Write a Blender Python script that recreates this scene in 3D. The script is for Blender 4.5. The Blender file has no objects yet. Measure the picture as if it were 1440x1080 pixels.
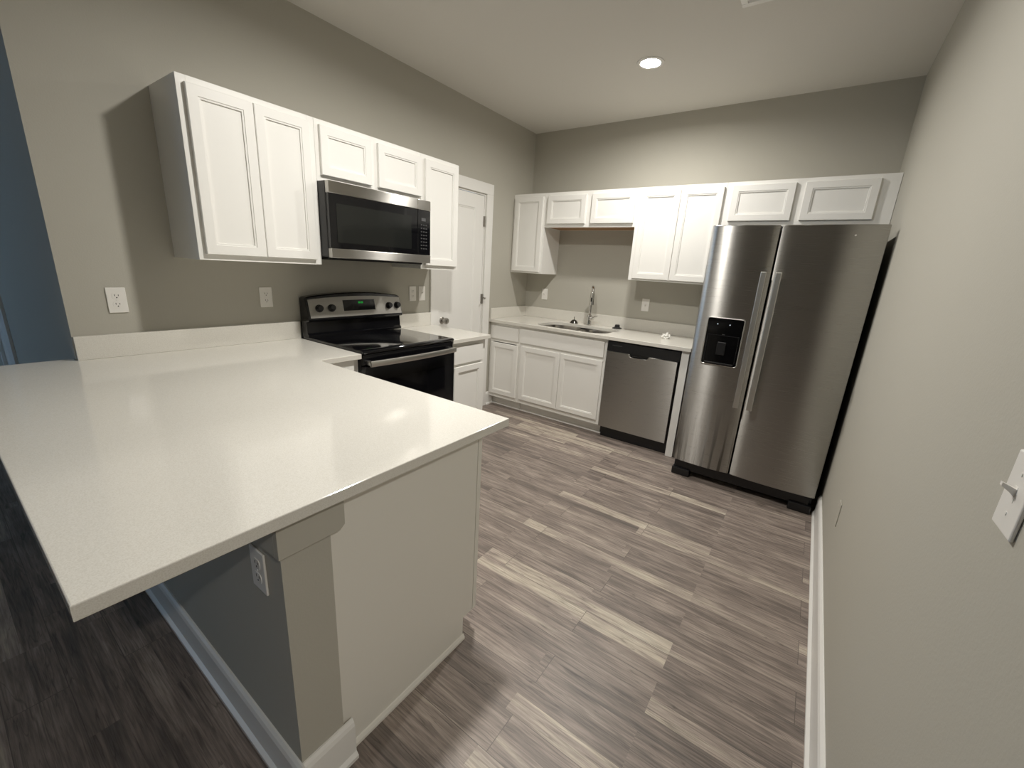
import bpy, bmesh, math, random
from mathutils import Matrix, Vector, noise
random.seed(7)
PI = math.pi
scene = bpy.context.scene
COL = scene.collection

# ------------------------------------------------------------------ camera
CAM = Vector((2.648, -3.990, 1.428))
R_ = Vector((0.812, 0.582, 0.057)); U_ = Vector((-0.201, 0.187, 0.962)); F_ = Vector((-0.549, 0.792, -0.269))
F_.normalize(); R_ = (R_ - F_ * R_.dot(F_)).normalized(); U_ = R_.cross(F_)
cd = bpy.data.cameras.new('camera'); cam = bpy.data.objects.new('camera', cd); COL.objects.link(cam)
m = Matrix((R_, U_, -F_)).transposed().to_4x4(); m.translation = CAM
cam.matrix_world = m
cd.sensor_fit = 'HORIZONTAL'; cd.sensor_width = 36.0; cd.lens = 587.4 / 1440 * 36.0
cd.clip_start = 0.02; cd.clip_end = 200
scene.camera = cam

# ------------------------------------------------------------------ world, exposure, lamp values
LAMP_POS = [(1.478, -0.950), (1.490, -2.530)]
LAMP_WATTS = (20.5, 30.0, 26.0); LAMP_SPREAD = 168.0; LENS_STRENGTH = 60.0
HALL_FILL = (4.10, -4.35)  # unseen light, added for the end panel and the shadow under the counter edge
LAMP_COLOR = (1.0, 0.966, 0.905)
SKY_COLOR = (0.42, 0.67, 1.0); SKY_STRENGTH = 3.1
w = bpy.data.worlds.new('dusk'); scene.world = w; w.use_nodes = True
bg = w.node_tree.nodes['Background']; bg.inputs[0].default_value = (*SKY_COLOR, 1); bg.inputs[1].default_value = SKY_STRENGTH
vs = scene.view_settings
vs.view_transform = 'Standard'; vs.look = 'None'; vs.gamma = 1; vs.use_curve_mapping = False; vs.exposure = 0.15
scene.cycles.max_bounces = 12; scene.cycles.diffuse_bounces = 8; scene.cycles.glossy_bounces = 6
scene.cycles.sample_clamp_indirect = 6.0; scene.cycles.use_denoising = True

# ------------------------------------------------------------------ key measures (metres)
W = 2.934; H = 2.7476; YE = -3.621
ZC = 0.913; TC = 0.030; ZS = 1.0202; ZUB = 1.380; ZUT = 2.125; DU = 0.3165; DC = 0.648; ZO = 1.8168
YA, YB, YC, YD = -3.199, -2.6013, -1.8545, -1.478
X1, X2, X3 = 0.372, 1.272, 1.948
XT, YN, YIN = 1.852, -3.944, -2.847

# ------------------------------------------------------------------ materials
def new_mat(name, base=(.5, .5, .5), rough=.5, metal=0.0, **kw):
    mt = bpy.data.materials.new(name); mt.use_nodes = True
    b = mt.node_tree.nodes['Principled BSDF']
    b.inputs['Base Color'].default_value = (*base, 1); b.inputs['Roughness'].default_value = rough; b.inputs['Metallic'].default_value = metal
    for k, v in kw.items(): b.inputs[k].default_value = v
    return mt, mt.node_tree.nodes, mt.node_tree.links, b
def bumped(mt, nodes, links, b, scale, strength, dist=.001, detail=3):
    tc = nodes.new('ShaderNodeTexCoord'); nz = nodes.new('ShaderNodeTexNoise'); bp = nodes.new('ShaderNodeBump')
    nz.inputs['Scale'].default_value = scale; nz.inputs['Detail'].default_value = detail
    bp.inputs['Strength'].default_value = strength; bp.inputs['Distance'].default_value = dist
    links.new(tc.outputs['Object'], nz.inputs['Vector']); links.new(nz.outputs[0], bp.inputs['Height']); links.new(bp.outputs[0], b.inputs['Normal'])
def simple(name, base, rough, metal=0.0, bump=None, **kw):
    mt, n, l, b = new_mat(name, base, rough, metal, **kw)
    if bump: bumped(mt, n, l, b, *bump)
    return mt
M = {}
M['wall'] = simple('wall_paint', (.458, .440, .384), .75, bump=(160, .35))
M['ceiling'] = simple('ceiling_paint', (.70, .68, .635), .85, bump=(120, .4))
M['white'] = simple('white_cabinet_paint', (.84, .83, .795), .40, bump=(60, .03))
M['cream'] = simple('cream_end_panel', (.76, .74, .68), .42, bump=(60, .03))
M['trim'] = simple('white_trim_paint', (.80, .79, .76), .35)
M['wallcap'] = simple('painted_cap', (.458, .440, .384), .6)
M['plate'] = simple('white_plastic', (.82, .80, .76), .35)
M['black'] = simple('black_plastic', (.008, .008, .009), .35)
M['blackgloss'] = simple('black_gloss_enamel', (.004, .004, .005), .12)
M['glass'] = simple('black_ceramic_glass', (.004, .004, .005), .06)
M['mwin'] = simple('dark_window_glass', (.012, .013, .012), .10)
M['dark'] = simple('dark_slot', (.01, .01, .01), .6)
M['chrome'] = simple('polished_chrome', (.72, .71, .69), .10, 1.0)
M['nickel'] = simple('brushed_nickel', (.46, .44, .41), .28, 1.0)
M['rawwood'] = simple('raw_plywood', (.36, .20, .09), .7, bump=(40, .2))
M['dispblack'] = simple('dispenser_black', (.003, .003, .0035), .08, **{'Specular IOR Level': .22})
M['casegrey'] = simple('appliance_case_black', (.014, .014, .015), .4)
M['paper'] = simple('white_tissue', (.85, .84, .80), .8)
M['key'] = simple('keypad_grey', (.055, .056, .058), .4)
M['dispgrey'] = simple('unlit_display', (.09, .092, .095), .3)

def steel(name, base=(.50, .485, .455), rough=.30, axis='Z', aniso=1.0, smudge=False):
    mt, n, l, b = new_mat(name, base, rough, 1.0)
    b.inputs['Anisotropic'].default_value = aniso; b.inputs['Anisotropic Rotation'].default_value = .25
    tg = n.new('ShaderNodeTangent'); tg.direction_type = 'RADIAL'; tg.axis = axis
    l.new(tg.outputs[0], b.inputs['Tangent'])
    tc = n.new('ShaderNodeTexCoord'); mp = n.new('ShaderNodeMapping'); nz = n.new('ShaderNodeTexNoise'); mr = n.new('ShaderNodeMapRange')
    mp.inputs['Scale'].default_value = (6, 6, 700) if axis == 'Z' else (700, 700, 6)
    nz.inputs['Scale'].default_value = 1.0; nz.inputs['Detail'].default_value = 3
    mr.inputs['To Min'].default_value = rough - .05; mr.inputs['To Max'].default_value = rough + .05
    l.new(tc.outputs['Object'], mp.inputs[0]); l.new(mp.outputs[0], nz.inputs['Vector']); l.new(nz.outputs[0], mr.inputs['Value'])
    out = mr.outputs[0]
    if smudge:
        # wiped drip marks low on the door: vertical streaks whose strength fades upward
        mp2 = n.new('ShaderNodeMapping'); mp2.inputs['Scale'].default_value = (34, 1, 1.1)
        nz2 = n.new('ShaderNodeTexNoise'); nz2.inputs['Scale'].default_value = 1.0; nz2.inputs['Detail'].default_value = 4
        l.new(tc.outputs['Object'], mp2.inputs[0]); l.new(mp2.outputs[0], nz2.inputs['Vector'])
        cr = n.new('ShaderNodeMapRange'); cr.inputs['From Min'].default_value = .50; cr.inputs['From Max'].default_value = .58
        l.new(nz2.outputs[0], cr.inputs['Value'])
        sx = n.new('ShaderNodeSeparateXYZ'); l.new(tc.outputs['Object'], sx.inputs[0])
        fz = n.new('ShaderNodeMapRange'); fz.inputs['From Min'].default_value = .62; fz.inputs['From Max'].default_value = .25
        l.new(sx.outputs['Z'], fz.inputs['Value'])
        mu = n.new('ShaderNodeMath'); mu.operation = 'MULTIPLY'; l.new(cr.outputs[0], mu.inputs[0]); l.new(fz.outputs[0], mu.inputs[1])
        ad = n.new('ShaderNodeMath'); ad.operation = 'MULTIPLY_ADD'; ad.inputs[1].default_value = .22
        l.new(mu.outputs[0], ad.inputs[0]); l.new(out, ad.inputs[2]); out = ad.outputs[0]
        mixc = n.new('ShaderNodeMix'); mixc.data_type = 'RGBA'
        mixc.inputs[6].default_value = (*base, 1); mixc.inputs[7].default_value = (.20, .185, .165, 1)
        l.new(mu.outputs[0], mixc.inputs[0]); l.new(mixc.outputs[2], b.inputs['Base Color'])
    l.new(out, b.inputs['Roughness'])
    return mt
M['steel'] = steel('brushed_steel')
M['steelf'] = steel('brushed_steel_door', (.42, .41, .388), .29)
M['steelp'] = steel('brushed_steel_control_panel', (.40, .388, .362), .42, aniso=.4)
M['steels'] = steel('brushed_steel_door_with_drips', (.42, .41, .388), .29, smudge=True)
M['steelhandle'] = simple('satin_steel', (.56, .55, .52), .36, 1.0)
M['darkmetal'] = simple('dark_polished_metal', (.10, .095, .09), .18, 1.0)
M['sink'] = simple('sink_steel', (.42, .40, .37), .25, 1.0)

def quartz():
    mt, n, l, b = new_mat('speckled_quartz', (.7, .67, .6), .10)
    tc = n.new('ShaderNodeTexCoord'); n1 = n.new('ShaderNodeTexNoise'); n1.inputs['Scale'].default_value = 420; n1.inputs['Detail'].default_value = 2
    n2 = n.new('ShaderNodeTexVoronoi'); n2.inputs['Scale'].default_value = 520
    r1 = n.new('ShaderNodeValToRGB'); e = r1.color_ramp.elements
    e[0].position = .30; e[0].color = (.645, .62, .56, 1); e[1].position = .62; e[1].color = (.735, .715, .66, 1)
    r2 = n.new('ShaderNodeValToRGB'); f = r2.color_ramp.elements
    f[0].position = .04; f[0].color = (.72, .70, .66, 1); f[1].position = .16; f[1].color = (1, 1, 1, 1)
    mx = n.new('ShaderNodeMix'); mx.data_type = 'RGBA'; mx.blend_type = 'MULTIPLY'; mx.inputs[0].default_value = .6
    l.new(tc.outputs['Object'], n1.inputs['Vector']); l.new(tc.outputs['Object'], n2.inputs['Vector'])
    l.new(n1.outputs[0], r1.inputs[0]); l.new(n2.outputs['Distance'], r2.inputs[0])
    l.new(r1.outputs[0], mx.inputs[6]); l.new(r2.outputs[0], mx.inputs[7]); l.new(mx.outputs[2], b.inputs['Base Color'])
    return mt
M['quartz'] = quartz()

def planks():
    mt, n, l, b = new_mat('vinyl_plank', (.3, .25, .2), .42)
    tc = n.new('ShaderNodeTexCoord')
    def mapping(scale, loc=(0, 0, 0)):
        mp = n.new('ShaderNodeMapping'); mp.inputs['Scale'].default_value = scale; mp.inputs['Location'].default_value = loc
        l.new(tc.outputs['Object'], mp.inputs[0]); return mp.outputs[0]
    def brick(vec, bw, rh, off, fr, mortar):
        t = n.new('ShaderNodeTexBrick'); t.offset = off; t.offset_frequency = fr; t.squash = 1.0
        t.inputs['Scale'].default_value = 1; t.inputs['Brick Width'].default_value = bw; t.inputs['Row Height'].default_value = rh
        t.inputs['Mortar Size'].default_value = mortar; t.inputs['Mortar Smooth'].default_value = .2
        t.inputs['Color1'].default_value = (0, 0, 0, 1); t.inputs['Color2'].default_value = (1, 1, 1, 1); t.inputs['Mortar'].default_value = (.5, .5, .5, 1)
        l.new(vec, t.inputs['Vector']); return t
    def noise_t(vec, scale, detail, rough=.55, dist=0):
        t = n.new('ShaderNodeTexNoise'); t.inputs['Scale'].default_value = scale; t.inputs['Detail'].default_value = detail
        t.inputs['Roughness'].default_value = rough; t.inputs['Distortion'].default_value = dist
        l.new(vec, t.inputs['Vector']); return t.outputs[0]
    def math_(op, a, c=None, d=None):
        t = n.new('ShaderNodeMath'); t.operation = op
        for i, v in enumerate((a, c, d)):
            if v is None: continue
            if isinstance(v, (int, float)): t.inputs[i].default_value = v
            else: l.new(v, t.inputs[i])
        return t.outputs[0]
    base = mapping((1, 1, 1), (.33, 3.935, 0))
    b1 = brick(base, 1.22, .14, .37, 2, .0012)          # the planks
    b2 = brick(base, .93, .07, .41, 3, .0)              # printed strips within the planks
    bw1 = n.new('ShaderNodeRGBToBW'); l.new(b1.outputs['Color'], bw1.inputs[0])
    bw2 = n.new('ShaderNodeRGBToBW'); l.new(b2.outputs['Color'], bw2.inputs[0])
    # every strip shifts the grain so it does not run through joints
    sh = n.new('ShaderNodeCombineXYZ'); l.new(math_('MULTIPLY', bw2.outputs[0], 37.0), sh.inputs[0]); l.new(math_('MULTIPLY', bw1.outputs[0], 11.0), sh.inputs[1])
    va = n.new('ShaderNodeVectorMath'); va.operation = 'ADD'; l.new(tc.outputs['Object'], va.inputs[0]); l.new(sh.outputs[0], va.inputs[1])
    def scaled(s):
        mp = n.new('ShaderNodeMapping'); mp.inputs['Scale'].default_value = s; l.new(va.outputs[0], mp.inputs[0]); return mp.outputs[0]
    g1 = noise_t(scaled((2.2, 26, 1)), 1.0, 6, .62, .6)
    g2 = noise_t(scaled((7, 150, 1)), 1.0, 4, .6, .4)
    g3 = noise_t(scaled((3.0, 7.0, 1)), 1.0, 3, .5, 1.0)
    def ss(v, lo, hi, t0=0.0, t1=1.0):
        t = n.new('ShaderNodeMapRange'); t.interpolation_type = 'SMOOTHSTEP'
        t.inputs['From Min'].default_value = lo; t.inputs['From Max'].default_value = hi; t.inputs['To Min'].default_value = t0; t.inputs['To Max'].default_value = t1
        l.new(v, t.inputs['Value']); return t.outputs[0]
    light = ss(bw2.outputs[0], .80, .92, 0, .20)        # a few pale cream strips
    s = math_('MULTIPLY_ADD', bw1.outputs[0], .14, light)
    s = math_('MULTIPLY_ADD', bw2.outputs[0], .16, s)
    s = math_('MULTIPLY_ADD', g1, 1.15, s)
    s = math_('MULTIPLY_ADD', g3, .55, s)
    s = math_('ADD', s, -.60)
    cr = n.new('ShaderNodeValToRGB'); e = cr.color_ramp.elements
    e[0].position = .05; e[0].color = (.120, .104, .094, 1)
    e[1].position = 1.0; e[1].color = (.60, .55, .46, 1)
    for p, c in ((.24, (.185, .152, .133)), (.42, (.265, .218, .190)), (.58, (.345, .290, .250)), (.76, (.47, .41, .335))):
        k = cr.color_ramp.elements.new(p); k.color = (*c, 1)
    l.new(s, cr.inputs[0])
    fine = n.new('ShaderNodeMapRange'); fine.inputs['From Min'].default_value = .30; fine.inputs['From Max'].default_value = .62
    fine.inputs['To Min'].default_value = .60; fine.inputs['To Max'].default_value = 1.14
    l.new(g2, fine.inputs['Value'])
    mx = n.new('ShaderNodeMix'); mx.data_type = 'RGBA'; mx.blend_type = 'MULTIPLY'; mx.inputs[0].default_value = 1
    l.new(cr.outputs[0], mx.inputs[6]); l.new(fine.outputs[0], mx.inputs[7])
    g4 = noise_t(scaled((1.1, 24, 1)), 1.0, 2, .5, 1.6)
    ln = ss(math_('ABSOLUTE', math_('SUBTRACT', g4, .5)), .0, .022, .66, 1.0)
    mx2 = n.new('ShaderNodeMix'); mx2.data_type = 'RGBA'; mx2.blend_type = 'MULTIPLY'; mx2.inputs[0].default_value = 1
    l.new(mx.outputs[2], mx2.inputs[6]); l.new(ln, mx2.inputs[7]); mx = mx2
    seam = n.new('ShaderNodeMix'); seam.data_type = 'RGBA'; seam.inputs[7].default_value = (.06, .05, .045, 1)
    l.new(math_('MULTIPLY', b1.outputs['Fac'], .7), seam.inputs[0]); l.new(mx.outputs[2], seam.inputs[6])
    l.new(seam.outputs[2], b.inputs['Base Color'])
    bp = n.new('ShaderNodeBump'); bp.inputs['Strength'].default_value = .15; bp.inputs['Distance'].default_value = .001
    l.new(g2, bp.inputs['Height']); l.new(bp.outputs[0], b.inputs['Normal'])
    return mt
M['floor'] = planks()
def emitter(name, color, strength):
    mt = bpy.data.materials.new(name); mt.use_nodes = True; n = mt.node_tree.nodes; n.clear()
    e = n.new('ShaderNodeEmission'); o = n.new('ShaderNodeOutputMaterial'); e.inputs[0].default_value = (*color, 1); e.inputs[1].default_value = strength
    mt.node_tree.links.new(e.outputs[0], o.inputs[0]); return mt
M['lamp'] = emitter('lit_lens', LAMP_COLOR, LENS_STRENGTH)
M['green'] = emitter('green_digits', (.06, 1.0, .14), .32)
M['led'] = emitter('small_white_led', (.8, .9, 1.0), 1.2)

# ------------------------------------------------------------------ geometry helpers
class MB:
    """collects shapes into one mesh"""
    def __init__(s): s.bm = bmesh.new()
    def box(s, x0, x1, y0, y1, z0, z1, bev=0.0, seg=2):
        t = bmesh.new(); bmesh.ops.create_cube(t, size=1)
        for v in t.verts:
            v.co = Vector(((x0 + x1) / 2 + v.co.x * (x1 - x0), (y0 + y1) / 2 + v.co.y * (y1 - y0), (z0 + z1) / 2 + v.co.z * (z1 - z0)))
        if bev: bmesh.ops.bevel(t, geom=t.edges[:] + t.verts[:], offset=bev, segments=seg, profile=.5, affect='EDGES', clamp_overlap=True)
        return s.merge(t)
    def merge(s, t):
        me = bpy.data.meshes.new('tmp'); t.to_mesh(me); t.free(); s.bm.from_mesh(me); bpy.data.meshes.remove(me); return s
    def prism(s, poly, axis, a, b, bev=0.0):
        """poly in the two other axes (cyclic order), extruded along axis from a to b"""
        t = bmesh.new()
        def pt(p, q):
            return {'x': (q, p[0], p[1]), 'y': (p[0], q, p[1]), 'z': (p[0], p[1], q)}[axis]
        A = [t.verts.new(pt(p, a)) for p in poly]; B = [t.verts.new(pt(p, b)) for p in poly]
        k = len(poly)
        for i in range(k): t.faces.new((A[i], A[(i + 1) % k], B[(i + 1) % k], B[i]))
        t.faces.new(A[::-1]); t.faces.new(B)
        bmesh.ops.recalc_face_normals(t, faces=t.faces[:])
        if bev: bmesh.ops.bevel(t, geom=t.edges[:], offset=bev, segments=2, profile=.5, affect='EDGES', clamp_overlap=True)
        return s.merge(t)
    def lathe(s, prof, origin=(0, 0, 0), axis=(0, 0, 1), n=32):
        """prof: list of (radius, height) along axis"""
        t = bmesh.new(); ax = Vector(axis).normalized()
        u = ax.orthogonal().normalized(); v = ax.cross(u); o = Vector(origin); rings = []
        for r, h in prof:
            if r < 1e-6: rings.append([t.verts.new(o + ax * h)])
            else: rings.append([t.verts.new(o + ax * h + (u * math.cos(2 * PI * i / n) + v * math.sin(2 * PI * i / n)) * r) for i in range(n)])
        for A, B in zip(rings, rings[1:]):
            for i in range(n):
                j = (i + 1) % n
                if len(A) == 1 and len(B) == 1: continue
                if len(A) == 1: t.faces.new((A[0], B[i], B[j]))
                elif len(B) == 1: t.faces.new((A[i], A[j], B[0]))
                else: t.faces.new((A[i], A[j], B[j], B[i]))
        for rg in (rings[0], rings[-1]):
            if len(rg) > 1: t.faces.new(rg)
        bmesh.ops.recalc_face_normals(t, faces=t.faces[:])
        return s.merge(t)
    def sweep(s, path, section, closed_caps=True, up=(0, 0, 1)):
        """section: function i -> list of (a, b) offsets in the (side, normal) frame"""
        t = bmesh.new(); P = [Vector(p) for p in path]; rings = []; nrm = Vector(up)
        for i, p in enumerate(P):
            d = (P[min(i + 1, len(P) - 1)] - P[max(i - 1, 0)]).normalized()
            side = d.cross(nrm)
            if side.length < 1e-4: side = d.orthogonal()
            side.normalize(); nn = side.cross(d).normalized(); nrm = nn
            rings.append([t.verts.new(p + side * a + nn * b) for a, b in section(i)])
        k = len(rings[0])
        for A, B in zip(rings, rings[1:]):
            for i in range(k): t.faces.new((A[i], A[(i + 1) % k], B[(i + 1) % k], B[i]))
        t.faces.new(rings[0][::-1]); t.faces.new(rings[-1])
        bmesh.ops.recalc_face_normals(t, faces=t.faces[:])
        return s.merge(t)
    def tube(s, path, r, n=16, up=(0, 0, 1)):
        rr = r if callable(r) else (lambda i: r)
        return s.sweep(path, lambda i: [(rr(i) * math.cos(2 * PI * k / n), rr(i) * math.sin(2 * PI * k / n)) for k in range(n)], up=up)
    def rings(s, loops, cap_first=True, cap_last=True):
        t = bmesh.new(); R = [[t.verts.new(p) for p in lp] for lp in loops]; k = len(R[0])
        for A, B in zip(R, R[1:]):
            for i in range(k): t.faces.new((A[i], A[(i + 1) % k], B[(i + 1) % k], B[i]))
        if cap_first: t.faces.new(R[0][::-1])
        if cap_last: t.faces.new(R[-1])
        bmesh.ops.recalc_face_normals(t, faces=t.faces[:])
        return s.merge(t)
    def shaker(s, x0, x1, z0, z1, yf, t=.0195, fw=.043, deep=.0095):
        """cabinet door facing -y: flat frame, small bead, recessed panel"""
        prof = [(0, t), (0, .0025), (.0025, 0), (fw, 0), (fw + .0010, .0030), (fw + .0085, .0034), (fw + .0095, deep)]
        loops = [[(x0 + i, yf + d, z0 + i), (x1 - i, yf + d, z0 + i), (x1 - i, yf + d, z1 - i), (x0 + i, yf + d, z1 - i)] for i, d in prof]
        return s.rings(loops)
    def obj(s, name, mat, parent=None, smooth=False, angle=.6):
        me = bpy.data.meshes.new(name); s.bm.to_mesh(me); s.bm.free()
        me.materials.append(M[mat] if isinstance(mat, str) else mat)
        if smooth:
            b = bmesh.new(); b.from_mesh(me)
            for f in b.faces: f.smooth = True
            for e in b.edges:
                if len(e.link_faces) != 2 or e.calc_face_angle(0) > angle: e.smooth = False
            b.to_mesh(me); b.free()
        o = bpy.data.objects.new(name, me); COL.objects.link(o)
        if parent: o.parent = parent
        return o
def thing(name, label, cat, loc=(0, 0, 0), rz=0.0, group=None):
    o = bpy.data.objects.new(name, None); COL.objects.link(o); o.empty_display_size = .1
    o.location = loc; o.rotation_euler = (0, 0, rz); o['label'] = label; o['category'] = cat
    if group: o['group'] = group
    return o
def struct(o): o['kind'] = 'structure'; return o
def sroot(name, loc=(0, 0, 0), rz=0.0):
    o = bpy.data.objects.new(name, None); COL.objects.link(o); o.location = loc; o.rotation_euler = (0, 0, rz); return struct(o)
def tag(o, label, cat, group=None):
    o['label'] = label; o['category'] = cat
    if group: o['group'] = group
    return o
def rrect(x0, x1, y0, y1, r, n=8):
    pts = []
    for cx, cy, a in ((x1 - r, y1 - r, 0), (x0 + r, y1 - r, 90), (x0 + r, y0 + r, 180), (x1 - r, y0 + r, 270)):
        for k in range(n + 1):
            t = math.radians(a + 90 * k / n); pts.append((cx + r * math.cos(t), cy + r * math.sin(t)))
    return pts
L90 = PI / 2

# ------------------------------------------------------------------ setting
XL, YF = -4.6, -8.2       # the dark living room beside and behind the camera
struct(MB().box(XL - .12, 5.4, YF - .12, .12, -.06, 0).obj('floor', 'floor'))
struct(MB().box(XL - .12, 5.4, YF - .12, .12, H, H + .06).obj('ceiling', 'ceiling'))
DOOR_Y0, DOOR_Y1, DOOR_Z = -1.372, -.768, 2.056
wl = MB(); wl.box(-.12, 0, YE, DOOR_Y0, 0, H).box(-.12, 0, DOOR_Y1, 0, 0, H).box(-.12, 0, DOOR_Y0, DOOR_Y1, DOOR_Z, H)
struct(wl.obj('wall_left', 'wall'))
struct(MB().box(-.12, W + .12, 0, .12, 0, H).obj('wall_back', 'wall'))
OP0, OP1, OPZ = -4.40, -3.46, 2.06
wg = MB(); wg.box(W, W + .12, OP1, 0, 0, H).box(W, W + .12, YF, OP0, 0, H).box(W, W + .12, OP0, OP1, OPZ, H)
struct(wg.obj('wall_right', 'wall'))
HX, HY0, HY1 = 5.2, -5.7, -2.7
struct(MB().box(HX, HX + .12, HY0, HY1, 0, H).obj('wall_hall_end', 'wall'))
struct(MB().box(W + .12, HX, HY1, HY1 + .12, 0, H).obj('wall_hall_near', 'wall'))
struct(MB().box(W + .12, HX, HY0 - .12, HY0, 0, H).obj('wall_hall_far', 'wall'))
# the return wall that faces the living room, with a door far along it
D2X0, D2X1 = -3.18, -2.36
wr = MB(); wr.box(D2X1, -.12, YE, YE + .12, 0, H).box(XL, D2X0, YE, YE + .12, 0, H).box(D2X0, D2X1, YE, YE + .12, 2.06, H)
struct(wr.obj('wall_return', 'wall'))
struct(MB().box(XL - .12, XL, YF, YE + .12, 0, H).obj('wall_far_left', 'wall'))
WX0, WX1, WZ0, WZ1 = -4.4, -2.1, .75, 2.25
wf = MB(); wf.box(XL, WX0, YF - .12, YF, 0, H).box(WX1, W, YF - .12, YF, 0, H).box(WX0, WX1, YF - .12, YF, 0, WZ0).box(WX0, WX1, YF - .12, YF, WZ1, H)
struct(wf.obj('wall_front', 'wall'))
w1 = sroot('window_1', (0, YF - .06, 0))
fr = MB()
for a, b_, c, d in ((WX0, WX1, WZ0, WZ0 + .05), (WX0, WX1, WZ1 - .05, WZ1), (WX0, WX0 + .05, WZ0 + .05, WZ1 - .05), (WX1 - .05, WX1, WZ0 + .05, WZ1 - .05), (-3.28, -3.22, WZ0 + .05, WZ1 - .05)):
    fr.box(a, b_, -.03, .03, c, d)
fr.obj('window_frame', 'trim', w1)
# half wall that carries the bar overhang
KX = 1.795; KY0, KY1 = -3.626, -3.505
struct(MB().box(.0005, KX, KY0, KY1, 0, ZC - TC - .0005).obj('wall_peninsula', 'wall'))
# cap trim around the half wall, under the counter
cap = MB()
cap.prism([(KY0 - .011, .781), (KY1 + .016, .781), (KY1 + .030, .793), (KY1 + .030, ZC - TC - .001), (KY0 - .011, ZC - TC - .001)], 'x', KX + .0002, KX + .018, .0008)
cap.box(.005, KX, KY0 - .011, KY0 - .0002, .781, ZC - TC - .001, .0008)
struct(cap.obj('trim_1', 'wallcap'))
BBP = [(0, 0), (.026, 0), (.026, .012), (.016, .022), (.015, .118), (.011, .130), (.005, .138), (0, .138)]   # baseboard with a shoe
def baseboard(name, axis, base, sgn, a, b):
    mb = MB(); mb.prism([(base + sgn * p, z) for p, z in BBP], axis, a, b); return struct(mb.obj(name, 'trim'))
baseboard('baseboard_right', 'y', W - .0002, -1, -3.358, -.86)
kb = MB()
kb.prism([(KY0 - .0002 - p, z) for p, z in BBP], 'x', .002, KX + .026)
kb.prism([(KX + .0002 + p, z) for p, z in BBP], 'y', KY0, KY1 + .026)
struct(kb.obj('baseboard_peninsula', 'trim'))
baseboard('baseboard_return', 'x', YE - .0002, -1, -2.25, -.004)
baseboard('baseboard_left', 'y', .0002, 1, -.672, -.556)
# flat casing strip at the near end of the right wall, painted like the wall
cs = MB()
cs.box(W - .008, W - .0002, OP1, OP1 + .10, 0, OPZ + .10, .002).box(W - .008, W - .0002, OP0 - .10, OP0, 0, OPZ + .10, .002).box(W - .008, W - .0002, OP0, OP1, OPZ, OPZ + .10, .002)
struct(cs.obj('trim_2', 'wall'))

# ---- pantry door in the left wall (canonical: faces -y, then turned to face +x)
def flat_door(name, loc, rz, w_, h_, cas, knob_x, hinge_x, hinge_zs, back):
    r = sroot(name, loc, rz)
    c = MB()
    for x0, x1, z0, z1 in ((-cas, -.002, 0, h_ + .002), (w_ + .002, w_ + cas, 0, h_ + .002), (-cas, w_ + cas, h_ + .002, h_ + cas)):
        c.box(x0, x1, -.018, -.0003, z0, z1, .002)
    c.obj('door_casing', 'trim', r)
    j = MB(); j.box(.0005, .012, .0002, .118, 0, h_ - .0005).box(w_ - .012, w_ - .0005, .0002, .118, 0, h_ - .0005).box(.012, w_ - .012, .0002, .118, h_ - .012, h_ - .0005)
    j.obj('door_jamb', 'trim', r)
    sl = MB(); s0, s1, y0 = .0145, w_ - .0145, .004
    prof = lambda x0, x1, z0, z1: [[(x0 + i, y0 + d, z0 + i), (x1 - i, y0 + d, z0 + i), (x1 - i, y0 + d, z1 - i), (x0 + i, y0 + d, z1 - i)] for i, d in ((0, 0), (.004, .004), (.012, .005), (.016, .009))]
    zt, zb, za, zm = 1.925, 1.09, .94, .24
    st = .118
    px0, px1 = s0 + st, s1 - st
    sl.rings(prof(px0, px1, zm, zt), cap_first=False)
    for x0, x1, z0, z1 in ((s0, px0, .01, h_ - .016), (px1, s1, .01, h_ - .016), (px0, px1, zt, h_ - .016), (px0, px1, .01, zm)):
        sl.box(x0, x1, y0, y0 + .034, z0, z1)
    sl.obj('door_slab', 'trim', r)
    k = MB(); k.lathe([(.031, -.0002), (.031, .004), (.026, .008), (.012, .011), (.011, .030), (.020, .036), (.0275, .045), (.0285, .055), (.024, .064), (.012, .069), (0, .070)], (knob_x, y0, .939), (0, -1, 0), 28)
    k.obj('door_knob', 'nickel', r, smooth=True)
    for hz in hinge_zs:
        hb = MB(); hb.tube([(hinge_x, -.006, hz - .045), (hinge_x, -.006, hz + .045)], .0065, 12, up=(1, 0, 0)).box(hinge_x - .018, hinge_x + .012, -.003, .0035, hz - .044, hz + .044)
        hg = hb.obj('hinge', 'nickel', r)
    return r
d1 = flat_door('door_1', (0, DOOR_Y0, 0), L90, DOOR_Y1 - DOOR_Y0, DOOR_Z, .094, .060, DOOR_Y1 - DOOR_Y0 - .006, (1.823, 1.117, .25), True)
ds = MB(); ds.tube([(.600, -.014, 1.128), (.585, -.045, 1.128), (.565, -.062, 1.126)], .004, 10).lathe([(.008, 0), (.009, .010), (.006, .013)], (.567, -.060, 1.126), (-.7, -.7, 0), 12)
ds.tube([(.600, -.014, 1.128), (.620, -.036, 1.128)], .004, 10)
ds.obj('hinge_pin_stop', 'nickel', d1, smooth=True)
flat_door('door_2', (D2X0, YE, 0), 0, D2X1 - D2X0, 2.06, .094, .06, D2X1 - D2X0 - .006, (1.82, 1.1, .25), True)

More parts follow.
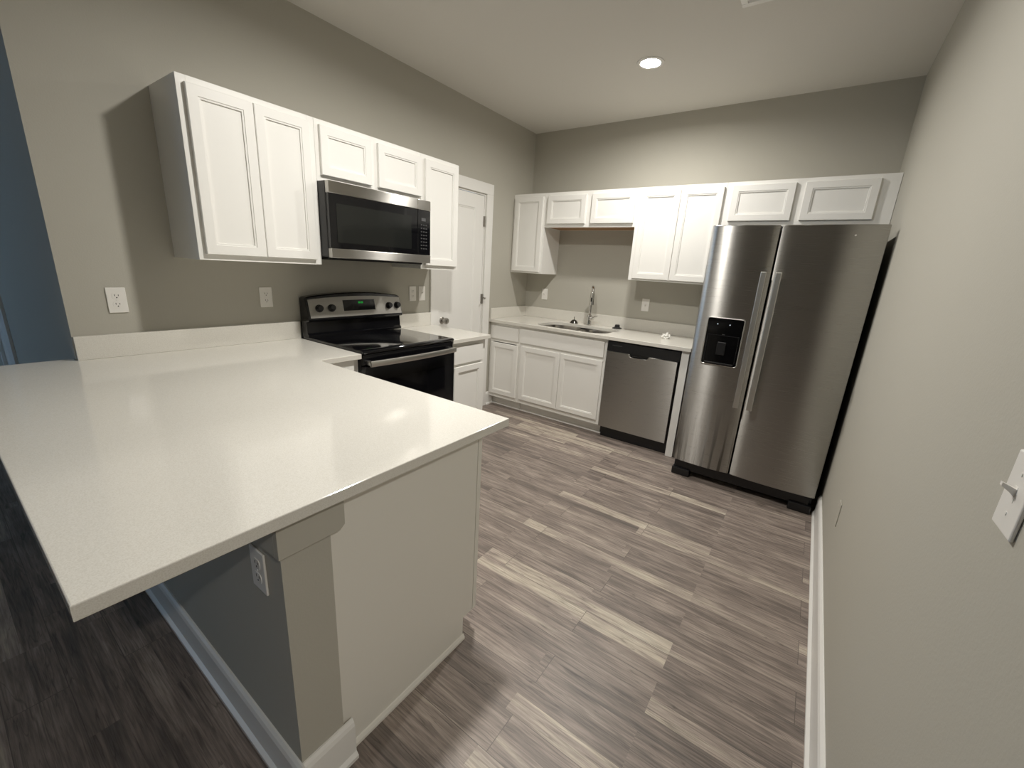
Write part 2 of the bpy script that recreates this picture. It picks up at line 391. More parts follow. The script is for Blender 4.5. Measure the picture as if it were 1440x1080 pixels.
# ------------------------------------------------------------------ ceiling lights and register
def recessed(x, y, watts, label):
    t = thing('recessed_light', label, 'ceiling light', (x, y, H))
    MB().lathe([(.062, -.0005), (.064, -.006), (.080, -.007), (.086, -.004), (.087, -.0003)], n=48).obj('trim_ring', 'trim', t, smooth=True)
    MB().lathe([(.0615, -.0012), (.0615, -.0035), (.045, -.0048), (0, -.0052)], n=48).obj('lens', 'lamp', t, smooth=True)
    ld_ = bpy.data.lights.new('downlight', 'AREA'); ld_.shape = 'DISK'; ld_.size = .120; ld_.energy = watts; ld_.color = LAMP_COLOR; ld_.spread = math.radians(LAMP_SPREAD)
    lo_ = bpy.data.objects.new('downlight', ld_); COL.objects.link(lo_); lo_.parent = t; lo_.location = (0, 0, -.0058)
recessed(*LAMP_POS[0], LAMP_WATTS[0], 'lit round recessed ceiling light between the sink and the refrigerator')
recessed(*LAMP_POS[1], LAMP_WATTS[1], 'lit round recessed ceiling light above the inner edge of the peninsula')
recessed(*HALL_FILL, LAMP_WATTS[2], 'added fill light in the hall ceiling beyond the cased opening, out of view')
vt = thing('ceiling_register', 'white slotted air register in the ceiling at the top edge of the photo', 'air vent', (2.058, -1.62, H))
v = MB(); vw, vd = .36, .31
for x0, x1, y0, y1 in ((0, vw, 0, .03), (0, vw, vd - .03, vd), (0, .03, .03, vd - .03), (vw - .03, vw, .03, vd - .03)):
    v.box(x0, x1, y0, y1, -.008, -.0004, .002)
v.obj('frame', 'trim', vt)
v = MB()
for k in range(11):
    yy = .045 + k * .022
    v.prism([(yy, -.002), (yy + .003, -.002), (yy + .014, -.0095), (yy + .011, -.0095)], 'x', .031, vw - .031)
v.obj('louvres', 'trim', vt)
MB().box(.031, vw - .031, .031, vd - .031, -.0014, -.0006).obj('duct_opening', 'dark', vt)

# ------------------------------------------------------------------ cabinets
def frame_mesh(w_, z0, z1, depth, ft=.019, stiles=(.038, .038), rails=(.038, .038), mids=(), midrails=(), floor_stiles=()):
    f = MB(); y0, y1 = -depth, -depth + ft
    f.box(0, stiles[0], y0, y1, z0, z1, .0008, 1).box(w_ - stiles[1], w_, y0, y1, z0, z1, .0008, 1)
    f.box(stiles[0], w_ - stiles[1], y0, y1, z0, z0 + rails[0]).box(stiles[0], w_ - stiles[1], y0, y1, z1 - rails[1], z1)
    for a, b_ in mids: f.box(a, b_, y0, y1, z0 + rails[0], z1 - rails[1])
    for a, b_ in midrails: f.box(stiles[0], w_ - stiles[1], y0, y1, a, b_)
    return f
def carcass(w_, z0, z1, depth, ft=.019, top=True, bottom=True, t=.015):
    c = MB(); y0 = -depth + ft + .0002; e = .0006
    c.box(e, t, y0, -.0006, z0, z1).box(w_ - t, w_ - e, y0, -.0006, z0, z1).box(t, w_ - t, -.008, -.0006, z0, z1)
    if top: c.box(t, w_ - t, y0, -.008, z1 - t, z1)
    if bottom: c.box(t, w_ - t, y0, -.008, z0 + .022, z0 + .022 + t)
    return c
UP_L = 'white upper cabinets on the range wall'; UP_B = 'white upper cabinets on the sink wall'; BASE = 'white base cabinets'
def upper(label, loc, rz, w_, h_, doors, mids=(), raw=False, group=None, stiles=(.038, .038)):
    t = thing('wall_cabinet', label, 'cabinet', loc, rz, group)
    w_ -= .0008
    carcass(w_, 0, h_, DU, bottom=not raw).obj('carcass', 'white', t)
    frame_mesh(w_, 0, h_, DU, mids=mids, stiles=stiles).obj('face_frame', 'white', t)
    if raw: MB().box(.0155, w_ - .0155, -DU + .0195, -.0085, .0025, .0145).obj('bottom_panel', 'rawwood', t)['label'] = 'raw brown wood underside'
    for x0, x1, z0, z1 in doors:
        MB().shaker(x0, x1, z0, z1, -DU - .0198).obj('door', 'white', t)
    return t
hU = ZUT - ZUB; hS = ZUT - ZO
upper('tall white two-door wall cabinet at the left end of the range wall', (0, YA, ZUB), L90, YB - YA, hU,
      [(.027, .2915, .026, hU - .028), (.2945, .563, .026, hU - .028)], group=UP_L)
upper('short white two-door wall cabinet directly above the microwave', (0, YB, ZO + .005), L90, YC - YB, hS - .005,
      [(.022, .346, .032, hS - .032), (.394, .741, .032, hS - .032)], mids=[(.335, .405)], group=UP_L)
upper('narrow white one-door wall cabinet between microwave and pantry door', (0, YC, ZUB), L90, YD - YC, hU,
      [(.030, .350, .026, hU - .028)], group=UP_L)
upper('tall white one-door wall cabinet in the room corner left of the sink', (.0008, 0, ZUB), 0, X1, hU, [(.025, .350, .016, hU - .030)], group=UP_B)
upper('short white two-door wall cabinet above the sink faucet, raw wood underneath', (X1 + .0008, 0, ZO), 0, X2 - X1, hS,
      [(.033, .431, .030, hS - .030), (.488, .884, .030, hS - .030)], mids=[(.420, .500)], raw=True, group=UP_B)
upper('tall white two-door wall cabinet above the dishwasher', (X2 + .0008, 0, ZUB), 0, X3 - X2, hU,
      [(.036, .350, .016, hU - .030), (.353, .662, .016, hU - .030)], group=UP_B)
upper('short white two-door wall cabinet above the refrigerator, against the right wall', (X3 + .0008, 0, ZO), 0, W - X3 - .002, hS,
      [(.042, .438, .036, hS - .026), (.492, .888, .036, hS - .026)], mids=[(.425, .505)], group=UP_B, stiles=(.050, .105))

ZB = ZC - TC - .0006; DB = .612
def base_cab(label, loc, rz, w_, doors, slabs, mids=(), midrail=(.690, .724), stiles=(.038, .038), depth=DB, kick=True, top=True, kickdepth=.075, open_top=False, name='base_cabinet'):
    t = thing(name, label, 'cabinet', loc, rz, BASE)
    w_ -= .0008
    carcass(w_, .1, ZB, depth, top=top and not open_top).obj('carcass', 'white', t)
    frame_mesh(w_, .1, ZB, depth, mids=mids, midrails=[midrail] if midrail else (), stiles=stiles, rails=(.036, .030)).obj('face_frame', 'white', t)
    for a in doors: MB().shaker(*a, -depth - .0198).obj('door', 'white', t)
    for nm, x0, x1, z0, z1 in slabs: MB().box(x0, x1, -depth - .0198, -depth - .0003, z0, z1, .003).obj(nm, 'white', t)
    if kick:
        k = MB(); k.box(.002, w_ - .002, -depth + kickdepth, -depth + kickdepth + .014, .0003, .0995)
        k.prism([(-depth + kickdepth, .0003), (-depth + kickdepth - .012, .0003), (-depth + kickdepth - .010, .012), (-depth + kickdepth, .018)], 'x', .002, w_ - .002)
        k.obj('toe_kick', 'white', t)
    return t
base_cab('narrow white base cabinet with drawer and door right of the range', (0, -1.8555, 0), L90, .399, [(.034, .354, .140, .703)], [('drawer_front', .034, .354, .722, .852)])
base_cab('narrow white base cabinet with drawer and door at left end of sink run', (.0008, 0, 0), 0, .372, [(.028, .358, .142, .683)], [('drawer_front', .028, .358, .722, .852)])
base_cab('wide white sink base cabinet with two doors under the sink', (.3735, 0, 0), 0, .910, [(.030, .464, .145, .690), (.468, .884, .145, .690)], [('false_drawer_front', .010, .884, .720, .858)], open_top=True)
base_cab('white corner base cabinet mostly hidden left of the range', (0, -2.862, 0), L90, .2635, [(.06, .226, .135, .8805)], [], midrail=None, kickdepth=.075)
# peninsula cabinet: doors face the kitchen, plain end panel faces the right wall
pc = thing('peninsula_cabinet', 'white peninsula cabinet with plain cream end panel under the big countertop', 'cabinet', (1.774, KY1 + .0006, 0), PI, BASE)
PW = 1.774 - .665; PD = .60
c = carcass(PW, .1, ZB, PD); c.obj('carcass', 'white', pc)
f = frame_mesh(PW, .1, ZB, PD, mids=[(.53, .57)], midrails=[(.690, .724)]); f.obj('face_frame', 'white', pc)
MB().prism([(-.0008, .0003), (-PD + .075, .0003), (-PD + .075, .1), (-PD + .0225, .1), (-PD + .0225, ZB), (-.0008, ZB)], 'x', -.0062, -.0003).obj('end_panel', 'cream', pc)['label'] = 'plain cream end panel'
MB().box(-.0062, -.0003, -PD - .001, -PD + .0185, .1, ZB, .0008).obj('edge_strip', 'cream', pc)
MB().prism([(-.0065, .0003), (-.0165, .0003), (-.0160, .010), (-.0105, .020), (-.0065, .022)], 'y', -PD + .072, -.03).obj('shoe_moulding', 'cream', pc)
MB().box(.002, PW - .002, -PD + .075, -PD + .089, .0003, .0995).obj('toe_kick', 'white', pc)
for x0, x1 in ((.03, .536), (.564, PW - .03)):
    MB().shaker(x0, x1, .14, .685, -PD - .0198).obj('door', 'white', pc)
    MB().box(x0, x1, -PD - .0198, -PD - .0003, .722, .852, .003).obj('drawer_front', 'white', pc)
# filler panel beside the dishwasher
tag(MB().box(1.8935, 1.950, -.625, -.0006, .0003, ZB, .001).obj('filler_panel', 'white'), 'narrow white upright panel between dishwasher and refrigerator', 'panel')

# ------------------------------------------------------------------ countertops
def slab(outer, hole=None, z0=ZC - TC, z1=ZC, bev=.0025):
    t = bmesh.new()
    def loop(pts): 
        vs_ = [t.verts.new((x, y, z1)) for x, y in pts]
        return [t.edges.new((vs_[i], vs_[(i + 1) % len(vs_)])) for i in range(len(vs_))]
    E = loop(outer)
    if hole: E += loop(hole)
    bmesh.ops.triangle_fill(t, use_beauty=True, use_dissolve=False, edges=E, normal=(0, 0, 1))
    bmesh.ops.dissolve_limit(t, angle_limit=.001, verts=t.verts[:], edges=[e for e in t.edges if len(e.link_faces) == 2])
    r = bmesh.ops.extrude_face_region(t, geom=t.faces[:])
    for v_ in [g for g in r['geom'] if isinstance(g, bmesh.types.BMVert)]: v_.co.z = z0
    bmesh.ops.recalc_face_normals(t, faces=t.faces[:])
    rim = [e for e in t.edges if len(e.link_faces) == 2 and e.calc_face_angle(0) > 1.2 and abs(e.verts[0].co.z - e.verts[1].co.z) < 1e-5]
    if bev: bmesh.ops.bevel(t, geom=rim, offset=bev, segments=2, profile=.5, affect='EDGES', clamp_overlap=True)
    return MB().merge(t)
inner = [(DC + .018 - .018 * math.sin(a), YIN + .018 - .018 * math.cos(a)) for a in [PI / 2 * k / 5 for k in range(5, -1, -1)]]
pen = [(.0012, -2.5985), (DC, -2.5985)] + inner + [(XT, YIN), (XT, YN), (-.045, YN), (-.045, YE - .0015), (.0012, YE - .0015)]
ct = slab(pen).obj('countertop', 'quartz')
tag(ct, 'big cream quartz peninsula countertop with overhang in the foreground', 'countertop', 'cream quartz countertops')
MB().box(.0012, .0205, YE + .002, -2.5985, ZC + .0003, ZS, .0015).obj('backsplash', 'quartz', ct)
sm = [(.0200, -1.8555), (DC, -1.8555), (DC, -1.436), (.0200, -1.436), (.0200, -1.470), (.0012, -1.470), (.0012, -1.8555)]
ct2 = slab(sm).obj('countertop', 'quartz')
tag(ct2, 'small cream quartz countertop between the range and the pantry door', 'countertop', 'cream quartz countertops')
MB().box(.0012, .0205, -1.8555, -1.4705, ZC + .0003, ZS, .0015).obj('backsplash', 'quartz', ct2)
SX0, SX1, SY0, SY1 = .492, 1.212, -.590, -.165
hole = rrect(SX0, SX1, SY0, SY1, .13, 10)
ct3 = slab([(.0012, -DC), (1.9605, -DC), (1.9605, -.0012), (.0012, -.0012)], hole).obj('countertop', 'quartz')
tag(ct3, 'long cream quartz countertop holding the sink along the back wall', 'countertop', 'cream quartz countertops')
MB().box(.0012, 1.9605, -.0205, -.0012, ZC + .0003, ZS, .0015).obj('backsplash', 'quartz', ct3)
MB().box(.0012, .0205, -DC + .004, -.0210, ZC + .0003, ZS, .0015).obj('side_splash', 'quartz', ct3)

# ------------------------------------------------------------------ sink, faucet, strainers, tissue
sk = thing('kitchen_sink', 'stainless double bowl sink set into the back countertop', 'sink', (0, 0, 0))
def bowl(x0, x1, y0, y1):
    def lp(i, z, r): return [(x, y, z) for x, y in rrect(x0 + i, x1 - i, y0 + i, y1 - i, r, 8)]
    zt = ZC - TC - .001
    m_ = MB(); m_.rings([lp(0, zt, .12), lp(.004, zt - .012, .115), (lp(.016, .715, .10)), lp(.03, .700, .09), lp(.05, .694, .07)], cap_first=False)
    return m_
for x0, x1 in ((SX0 - .004, .842), (.862, SX1 + .004)):
    bw = bowl(x0, x1, SY0 - .004, SY1 + .004).obj('bowl', 'sink', sk, smooth=True)
    MB().lathe([(.045, .0005), (.045, .003), (.036, .004), (.034, .001), (0, .001)], ((x0 + x1) / 2, (SY0 + SY1) / 2, .694), n=28).obj('drain', 'chrome', bw, smooth=True)
MB().box(.835, .869, SY0 + .09, SY1 - .09, .84, .8785, .004).obj('bowl_divider', 'sink', sk)
fc = thing('kitchen_faucet', 'tall chrome gooseneck pull-down faucet behind the sink', 'faucet', (.848, -.104, ZC))
fb = MB(); fb.lathe([(.030, .0003), (.030, .005), (.026, .009), (.024, .014), (.0225, .060), (.0225, .095), (.018, .102), (.0135, .106)], n=32)
fb.obj('base', 'chrome', fc, smooth=True)
path = [(0, 0, .100), (0, 0, .20), (0, 0, .285)]
for k in range(1, 13):
    a = PI * k / 13 * .93
    rr = .058; d = rr * (1 - math.cos(a))
    path.append((d * .50, -d * .87, .285 + rr * 1.55 * math.sin(a)))
tip = Vector(path[-1]); 
MB().tube(path, .0138, 16, up=(1, 0, 0)).obj('spout', 'chrome', fc, smooth=True)
hd = MB(); hdir = Vector((.06, -.11, -1)).normalized()
hd.lathe([(.0142, -.008), (.0165, 0), (.0180, .012), (.0190, .075), (.0210, .105), (.0210, .118), (.016, .121), (0, .1215)], tip, hdir, 24)
sp = hd.obj('spray_head', 'chrome', fc, smooth=True)
MB().box(tip.x - .006 + .004, tip.x + .010, tip.y - .030, tip.y - .012, tip.z - .085, tip.z - .045, .003).obj('spray_button', 'black', sp)
lv = MB(); lv.lathe([(.0225, .0), (.0215, .028), (.0155, .031), (0, .032)], (.016, -.004, .070), (1, -.15, .05), 24)
lv.tube([(.036, -.006, .074), (.058, -.012, .092), (.090, -.020, .100)], lambda i: (.0085, .007, .0055)[i], 14)
lv.obj('lever_handle', 'chrome', fc, smooth=True)
st = thing('sink_strainer', 'dome shaped sink stopper with thin post, left of the faucet', 'sink strainer', (.686, -.112, ZC), 0, 'loose sink strainers on the counter')
MB().lathe([(.040, .0004), (.041, .004), (.036, .012), (.031, .022), (.020, .032), (.008, .036), (0, .0365)], n=32).obj('basket', 'darkmetal', st, smooth=True)
MB().lathe([(.0030, .0362), (.0030, .058), (.0045, .060), (.0045, .064), (0, .065)], n=14).obj('post', 'darkmetal', st, smooth=True)
st2 = thing('sink_strainer', 'dark upturned sink strainer with wide rim, right of the faucet', 'sink strainer', (1.139, -.080, ZC), 0, 'loose sink strainers on the counter')
MB().lathe([(.046, .0004), (.047, .004), (.040, .010), (.028, .013), (.025, .016), (.023, .034), (.019, .038), (0, .0385)], n=32).obj('basket', 'casegrey', st2, smooth=True)
tp = MB(); tb = bmesh.new(); bmesh.ops.create_icosphere(tb, subdivisions=4, radius=1)
for v_ in tb.verts:
    n3 = v_.co.copy(); k = .72 + .55 * noise.noise(n3 * 2.3 + Vector((3, 1, 7))) + .28 * noise.noise(n3 * 5.1)
    p = n3 * max(.25, k)
    if n3.z > .2: p.z *= 1 + 1.1 * max(0, noise.noise(n3 * 3 + Vector((9, 2, 4))))
    v_.co = Vector((p.x * .040, p.y * .030, max(0, p.z * .034 + .012)))
tb.verts.ensure_lookup_table()
tpo = tp.merge(tb).obj('paper_scrap', 'paper'); tpo.location = (1.668, -.31, ZC + .0004)
tag(tpo, 'crumpled white paper scrap on the counter above the dishwasher', 'paper')

# ------------------------------------------------------------------ wall plates
def plate_body(t, w_=.071, h_=.116, name='plate'):
    return MB().box(-w_ / 2, w_ / 2, -.0062, -.0004, -h_ / 2, h_ / 2, .0028, 3).obj(name, 'plate', t)
OUT = 'white wall outlets'; SWI = 'white toggle switches'
def outlet(label, loc, rz):
    t = thing('wall_outlet', label, 'outlet', loc, rz, OUT); plate_body(t)
    for dz in (.0195, -.0195):
        pts = []
        for k in range(28):
            a = 2 * PI * k / 28; x = .0172 * math.cos(a); z = max(-.0135, min(.0135, .0172 * math.sin(a))); pts.append((x, z + dz))
        r = MB().prism(pts, 'y', -.0074, -.0060).obj('receptacle', 'plate', t)
        s_ = MB(); s_.box(-.0078, -.0055, -.0078, -.0073, dz - .0005, dz + .0075).box(.0055, .0078, -.0078, -.0073, dz - .0005, dz + .0065)
        s_.lathe([(.0026, 0), (.0026, .0005)], (0, -.0073, dz - .0075), (0, -1, 0), 12)
        s_.obj('slots', 'dark', r)
    MB().lathe([(.003, 0), (.0028, .0012), (0, .0014)], (0, -.0060, 0), (0, -1, 0), 14).obj('screw', 'plate', t, smooth=True)
    return t
def switch(label, loc, rz, upwards=True):
    t = thing('light_switch', label, 'light switch', loc, rz, SWI); plate_body(t)
    s_ = 1 if upwards else -1
    MB().box(-.0052, .0052, -.0066, -.0060, -.012, .012).obj('toggle_slot', 'dark' if False else 'plate', t)
    tg_ = MB(); tg_.rings([[(-.0045, -.006, -.006 + .002 * s_), (.0045, -.006, -.006 + .002 * s_), (.0045, -.006, .006 + .002 * s_), (-.0045, -.006, .006 + .002 * s_)],
                           [(-.0040, -.013, -.003 + .006 * s_), (.0040, -.013, -.003 + .006 * s_), (.0040, -.013, .005 + .006 * s_), (-.0040, -.013, .005 + .006 * s_)],
                           [(-.0035, -.0215, -.0025 + .0115 * s_), (.0035, -.0215, -.0025 + .0115 * s_), (.0035, -.0215, .003 + .0115 * s_), (-.0035, -.0215, .003 + .0115 * s_)]])
    tg_.obj('toggle', 'plate', t)
    for dz in (.030, -.030):
        MB().lathe([(.003, 0), (.0028, .0012), (0, .0014)], (0, -.0060, dz), (0, -1, 0), 14).obj('screw', 'plate', t, smooth=True)
    return t
outlet('white duplex outlet on the range wall nearest its left end', (0, -3.446, 1.175), L90)
outlet('white duplex outlet in shade between the two-door cabinet and the countertop, left of range', (0, -2.782, 1.174), L90)
outlet('white duplex outlet right of the range, left one of the pair', (0, -1.654, 1.178), L90)
switch('white toggle switch right of the range, next to the pantry door', (0, -1.556, 1.178), L90)
switch('white toggle switch on the back wall left of the sink faucet', (.246, 0, 1.167), 0)
switch('white toggle switch on the back wall above the dishwasher', (1.358, 0, 1.157), 0, False)
outlet('white duplex outlet on the shaded side of the half wall under the overhang', (1.685, KY0, .688), 0)
switch('white toggle switch on the right wall close to the camera', (W, -3.149, 1.163), -L90)
bp_ = thing('blank_wall_plate', 'wall coloured blank plate low on the right wall near the refrigerator', 'wall plate', (W, -1.700, .422), -L90)
MB().box(-.030, .030, -.0040, -.0004, -.056, .056, .0018, 2).obj('plate', 'wallcap', bp_)
MB().box(-.0304, -.0285, -.0046, -.0004, .022, .056, .0003, 1).obj('lit_edge', 'plate', bp_)['label'] = 'lit bevel of its upper edge, put in as a white strip'  # white strip stands in for light caught on the plate's bevel

# ------------------------------------------------------------------ range
RW = .735
rg = thing('range', 'black electric range with stainless control panel and handle', 'stove', (0, -2.5945, 0), L90)
b_ = MB(); b_.box(.001, RW - .001, -.625, -.022, .06, .905, .003); b_.obj('body', 'casegrey', rg)
MB().box(.03, RW - .03, -.57, -.06, .0004, .0595).obj('base_plinth', 'black', rg)
ck = MB(); ck.prism([(-.022, .9055), (-.640, .9055), (-.654, .910), (-.658, .918), (-.652, .926), (-.635, .9305), (-.612, .928), (-.090, .928), (-.022, .928)], 'x', 0, RW, .0008)
ck.obj('cooktop', 'glass', rg, smooth=True)
MB().box(.004, RW - .004, -.652, -.6255, .842, .905, .004).obj('front_fascia', 'blackgloss', rg)
od = MB(); od.box(.004, RW - .004, -.668, -.6255, .275, .838, .006, 3); odo = od.obj('oven_door', 'blackgloss', rg)
MB().box(.095, RW - .095, -.6695, -.6682, .40, .745).obj('oven_window', 'glass', odo)
MB().box(.004, RW - .004, -.662, -.6255, .070, .268, .005, 3).obj('storage_drawer', 'blackgloss', rg)
# bowed flat handle
hp = []
for k in range(21):
    s_ = k / 20; x = .022 + (RW - .044) * s_; y = -.694 - .020 * (1 - (2 * s_ - 1) ** 2); hp.append((x, y, .858))
hm = MB(); hm.sweep(hp, lambda i: [(-.009, -.012), (-.006, -.0165), (.006, -.0165), (.009, -.012), (.009, .012), (.006, .0165), (-.006, .0165), (-.009, .012)])
for x in (.034, RW - .034): hm.box(x - .012, x + .012, -.690, -.6685, .846, .870) if False else hm.box(x - .012, x + .012, -.690, -.6522, .846, .870, .003)
hm.obj('oven_handle', 'steelhandle', rg, smooth=True)
# back guard, lofted across the width with an arched top
def arch(x): return .026 * (1 - (2 * x / RW - 1) ** 2)
xs = [0, .004, .012, .03] + [.03 + (RW - .06) * k / 16 for k in range(1, 16)] + [RW - .03, RW - .012, RW - .004, RW]
def endc(x):
    e = min(x, RW - x); return -.010 if e < .001 else -.005 if e < .006 else -.001 if e < .02 else 0
lo = []
for x in xs:
    zt = 1.176 + arch(x) + endc(x) * 1.4
    lo.append([(x, -.0215, .9285), (x, -.104, .9285), (x, -.104, .940), (x, -.092, .952), (x, -.086, 1.020), (x, -.118, 1.030), (x, -.120, 1.040), (x, -.086, zt - .006), (x, -.078, zt), (x, -.0215, zt)])
bgo = MB().rings(lo).obj('backguard', 'blackgloss', rg)
lo = []
for x in [.014 + (RW - .020) * k / 24 for k in range(25)]:
    zt = 1.160 + .70 * arch(x); zb = 1.049
    fy = lambda z: -.120 + (z - 1.040) / (1.170 + arch(x) - 1.040) * .034
    lo.append([(x, fy(zb) + .004, zb), (x, fy(zb) - .0028, zb), (x, fy(zt) - .0028, zt), (x, fy(zt) + .004, zt)])
cpn = MB().rings(lo).obj('control_panel', 'steelp', rg); cpn['label'] = 'stainless control panel'
def on_panel(x, z): return -.120 + (z - 1.040) / (1.170 + arch(x) - 1.040) * .034 - .0028
pn = Vector((0, -.145, -.034)).normalized(); pn = Vector((0, -.968, .25)).normalized()
for x in (.078, .163, .618, .694):
    z = 1.106
    kb_ = MB(); kb_.lathe([(.0245, -.001), (.0245, .006), (.021, .009), (.019, .024), (.016, .027), (0, .0275)], (x, on_panel(x, z), z), pn, 28)
    ko = kb_.obj('burner_knob', 'black', rg, smooth=True)
dsx0, dsx1, dz0, dz1 = .250, .498, 1.084, 1.154
def tilted(x0, x1, z0, z1, lift, th=.0014):
    pts = []
    for off in (0.0005, th):
        pts.append([(x, on_panel(x, z) - lift - off, z) for x, z in ((x0, z0), (x1, z0), (x1, z1), (x0, z1))])
    return pts
dso = MB().rings(tilted(dsx0, dsx1, dz0, dz1, 0)).obj('clock_display', 'glass', cpn)
dg = MB(); SEG = {'1': 'bc', '2': 'abged', '0': 'abcdef', '8': 'abcdefg'}
def digit(mb, ch, x, z, w_=.0062, h_=.0115, t=.0018):
    B = {'a': (x, x + w_, z + h_ - t, z + h_), 'd': (x, x + w_, z, z + t), 'g': (x, x + w_, z + h_ / 2 - t / 2, z + h_ / 2 + t / 2),
         'f': (x, x + t, z + h_ / 2, z + h_), 'b': (x + w_ - t, x + w_, z + h_ / 2, z + h_), 'e': (x, x + t, z, z + h_ / 2), 'c': (x + w_ - t, x + w_, z, z + h_ / 2)}
    for s_ in SEG[ch]: mb.rings(tilted(*B[s_], .0016, .0012))
for ch, x in (('8', .366), ('8', .375), ('8', .387), ('8', .396)): digit(dg, ch, x, 1.130)
dg.obj('clock_digits', 'green', dso)['label'] = 'small green lit clock digits'

# ------------------------------------------------------------------ microwave
MW = YC - YB - .002; MD = .4167; MZ0, MZ1 = 1.4215, 1.8205; mh = MZ1 - MZ0
mw = thing('microwave', 'stainless and black over-the-range microwave', 'microwave', (0, YB + .001, MZ0), L90)
MB().box(0, MW, -MD + .032, -.0008, .004, mh, .003).obj('case', 'casegrey', mw)
MB().box(.02, MW - .02, -MD + .06, -.05, -.012, .0038, .003).obj('bottom_grille', 'black', mw)
xs_ = .631
df = MB(); df.box(.0005, xs_ - .001, -MD + .0015, -MD + .0315, .052, mh - .0622, .003); md_ = df.obj('door', 'glass', mw)
w_ = MB(); w_.box(.042, .576, -MD + .0002, -MD + .0014, .084, .288); w_.obj('door_window', 'mwin', md_)
MB().box(.0005, xs_ - .001, -MD, -MD + .0315, mh - .062, mh, .003).obj('door_top_trim', 'steel', md_)['label'] = 'brushed steel strip'
MB().box(xs_ + .001, MW - .0005, -MD, -MD + .0315, mh - .062, mh, .003).obj('panel_top_trim', 'steel', mw)['label'] = 'brushed steel strip'
MB().box(.0005, MW - .0005, -MD, -MD + .0315, 0, .0515, .003).obj('bottom_trim', 'steel', mw)['label'] = 'brushed steel strip'
cp_ = MB(); cp_.box(xs_ + .001, MW - .0005, -MD + .0015, -MD + .0315, .052, mh - .0622, .003); cpo = cp_.obj('control_panel', 'glass', mw)
MB().box(.663, .700, -MD + .0006, -MD + .0014, .268, .288).obj('display', 'dispgrey', cpo)
ky = MB()
for r in range(8):
    for q in range(3):
        xx = .657 + q * .021; zz = .240 - r * .0215
        ky.box(xx, xx + .013, -MD + .0008, -MD + .0014, zz, zz + .007)
ky.obj('keypad', 'key', cpo)

# ------------------------------------------------------------------ dishwasher
dw = thing('dishwasher', 'stainless front dishwasher with black top strip under the back counter', 'dishwasher', (1.2865, 0, 0))
DWW = .603
MB().box(.004, DWW - .002, -.585, -.03, .03, ZB - .004).obj('tub', 'casegrey', dw)
MB().box(.012, DWW - .004, -.560, -.5855, .0004, .100).obj('toe_panel', 'black', dw)
ctl = MB(); ctl.box(.0, .600, -.632, -.5855, .790, .872, .003)
ctl.prism([(.205, .7896), (.222, .770), (.345, .770), (.362, .7896)], 'y', -.622, -.5855)
co_ = ctl.obj('control_strip', 'black', dw)
MB().box(.045, .130, -.6328, -.6318, .838, .846).obj('vent_slot', 'key', co_)
fp = MB(); fp.prism([(0, .106), (.590, .106), (.590, .7885), (.366, .7885), (.347, .764), (.220, .764), (.201, .7885), (0, .7885)], 'y', -.636, -.5855, .002)
fpo = fp.obj('door_panel', 'steelf', dw)
arc = MB(); arc.tube([(.196 + .030 * (1 - math.cos(a)) * .9, -.6375, .790 - .028 * math.sin(a)) for a in [PI * .62 * k / 8 for k in range(9)]], .0034, 8, up=(0, 1, 0))
arc.obj('pocket_glint', 'steelhandle', fpo, smooth=True)  # steel arc put in for the glint on the rounded pocket lip

# ------------------------------------------------------------------ refrigerator
FX0, FX1, FXS = 2.019, 2.897, 2.400; FY = -.9376; FZ0, FZ1 = .126, 1.760
fg = thing('refrigerator', 'stainless side-by-side refrigerator with water dispenser', 'refrigerator', (FX0, 0, 0))
FW = FX1 - FX0
MB().box(.004, FW - .004, FY + .088, -.03, .035, 1.738, .004).obj('cabinet_body', 'casegrey', fg)
MB().box(.02, FW - .02, FY + .050, FY + .086, .045, .118, .004).obj('base_grille', 'black', fg)
for x in (.0, FW - .13):
    MB().box(x + .002, x + .128, FY + .030, FY + .110, .0004, .058, .008).obj('front_foot', 'black', fg)
for x in (.09, FW - .09):
    MB().lathe([(.022, 0), (.022, .020), (.018, .024), (0, .024)], (x, FY + .11, 1.7385), (0, 0, 1), 20).obj('hinge_cap', 'casegrey', fg, smooth=True)
# each door is gently bowed on its own: (centre, radius)
BOW = ((.191, 1.25), (.631, 2.6))
def front_y(x):
    c_, r_ = BOW[0] if x < FXS - FX0 else BOW[1]
    return FY + r_ - math.sqrt(r_ * r_ - (x - c_) ** 2)
def fridge_door(x0, x1, cut=None):
    """contoured door; cut=(x0,x1,z0,z1) leaves a rounded opening for the dispenser"""
    n = 18; m_ = MB()
    xs = [x0 + (x1 - x0) * k / n for k in range(n + 1)]
    rc = .006
    sec = [(x0, FY + .075)] + [(x0, front_y(x0) + rc)] + [(x0 + rc * .3, front_y(x0) + rc * .3)]
    sec += [(x, front_y(x)) for x in xs if x0 + rc <= x <= x1 - rc]
    sec += [(x1 - rc * .3, front_y(x1) + rc * .3), (x1, front_y(x1) + rc), (x1, FY + .075)]
    mid = (x0 + x1) / 2
    def lp(z, s): return [(mid + (x - mid) * (1 - s / (x1 - x0) * 2), y + (s if y < FY + .07 else 0), z) for x, y in sec]
    m_.rings([lp(FZ0, .004), lp(FZ0 + .004, 0), lp(FZ1 - .004, 0), lp(FZ1, .004)])
    return m_
xs0, xs1 = FXS - FX0 - .004, FXS - FX0 + .004
ld = fridge_door(0, xs0).obj('freezer_door', 'steels', fg, smooth=True, angle=.5); ld['label'] = 'narrow left door with water dispenser and drip marks'
rd = fridge_door(xs1, FW).obj('fridge_door', 'steelf', fg, smooth=True, angle=.5); rd['label'] = 'wide right door'
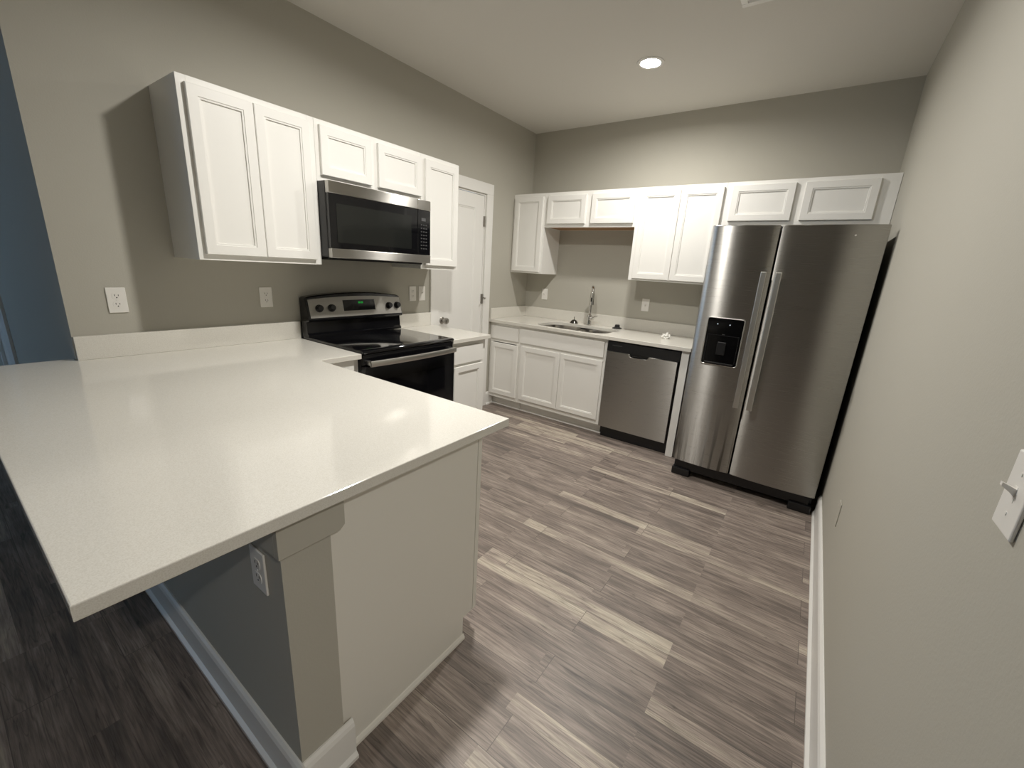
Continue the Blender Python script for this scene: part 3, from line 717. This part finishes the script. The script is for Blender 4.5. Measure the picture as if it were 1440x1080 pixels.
# dispenser: raised frame, glossy panel, dark alcove
dx0, dx1, dz0, dz1 = .074, .294, .874, 1.186
def dpath(i): return rrect(dx0 + i, dx1 - i, dz0 + i, dz1 - i, .014 - i * .5, 6)
ym = front_y(.184) - .0020
dm = MB(); dm.rings([[(x, ym + .014, z) for x, z in dpath(-.003)], [(x, ym - .0015, z) for x, z in dpath(-.003)], [(x, ym - .0025, z) for x, z in dpath(0)], [(x, ym - .0010, z) for x, z in dpath(.003)]], cap_first=True, cap_last=False)
dfo = dm.obj('dispenser_frame', 'steelhandle', ld)
dp_ = MB(); dp_.rings([[(x, ym + .002, z) for x, z in dpath(.0025)], [(x, ym - .0014, z) for x, z in dpath(.003)]], cap_first=False)
dpo = dp_.obj('dispenser_panel', 'dispblack', ld)
# alcove set in the lower two thirds (its rim, paddle and tray stand a little out of the glossy panel)
al = MB()
for x0, x1, z0, z1 in ((.088, .092, .895, 1.075), (.276, .280, .895, 1.075), (.092, .276, 1.071, 1.075)):
    al.box(x0, x1, ym - .0035, ym - .0014, z0, z1)
al.obj('alcove_rim', 'black', dpo)
MB().box(.158, .210, ym - .010, ym - .0014, .945, 1.030, .003).obj('paddle', 'black', dpo)
MB().box(.095, .273, ym - .014, ym - .0014, .882, .892, .002).obj('drip_tray', 'black', dpo)
for x in (.138, .212):
    MB().lathe([(.0028, 0), (.0028, .0006), (0, .0008)], (x, ym - .0014, 1.146), (0, -1, 0), 12).obj('indicator_light', 'led', dpo)
MB().box(.176, .192, ym - .0022, ym - .0014, 1.078, 1.082).obj('button_mark', 'dispgrey', dpo)
for nm, par_, xa, sgn in (('door_handle', ld, .343, 1), ('door_handle', rd, .422, 1)):
    h_ = MB(); yh = front_y(xa) - .050
    h_.box(xa - .016, xa + .016, yh - .008, yh + .008, .618, 1.488, .004, 2)
    for z in (.640, 1.455): h_.box(xa - .012, xa + .012, yh + .0075, front_y(xa) + .002, z - .016, z + .016, .002)
    h_.obj(nm, 'steelhandle', par_)
# small round maker's badge in the upper right of the wide door
MB().lathe([(.0048, 0), (.0045, .0012), (0, .0015)], (2.756 - FX0, front_y(2.756 - FX0) + .0002, 1.703), (0, -1, 0), 20).obj('badge', 'plate', rd, smooth=True)
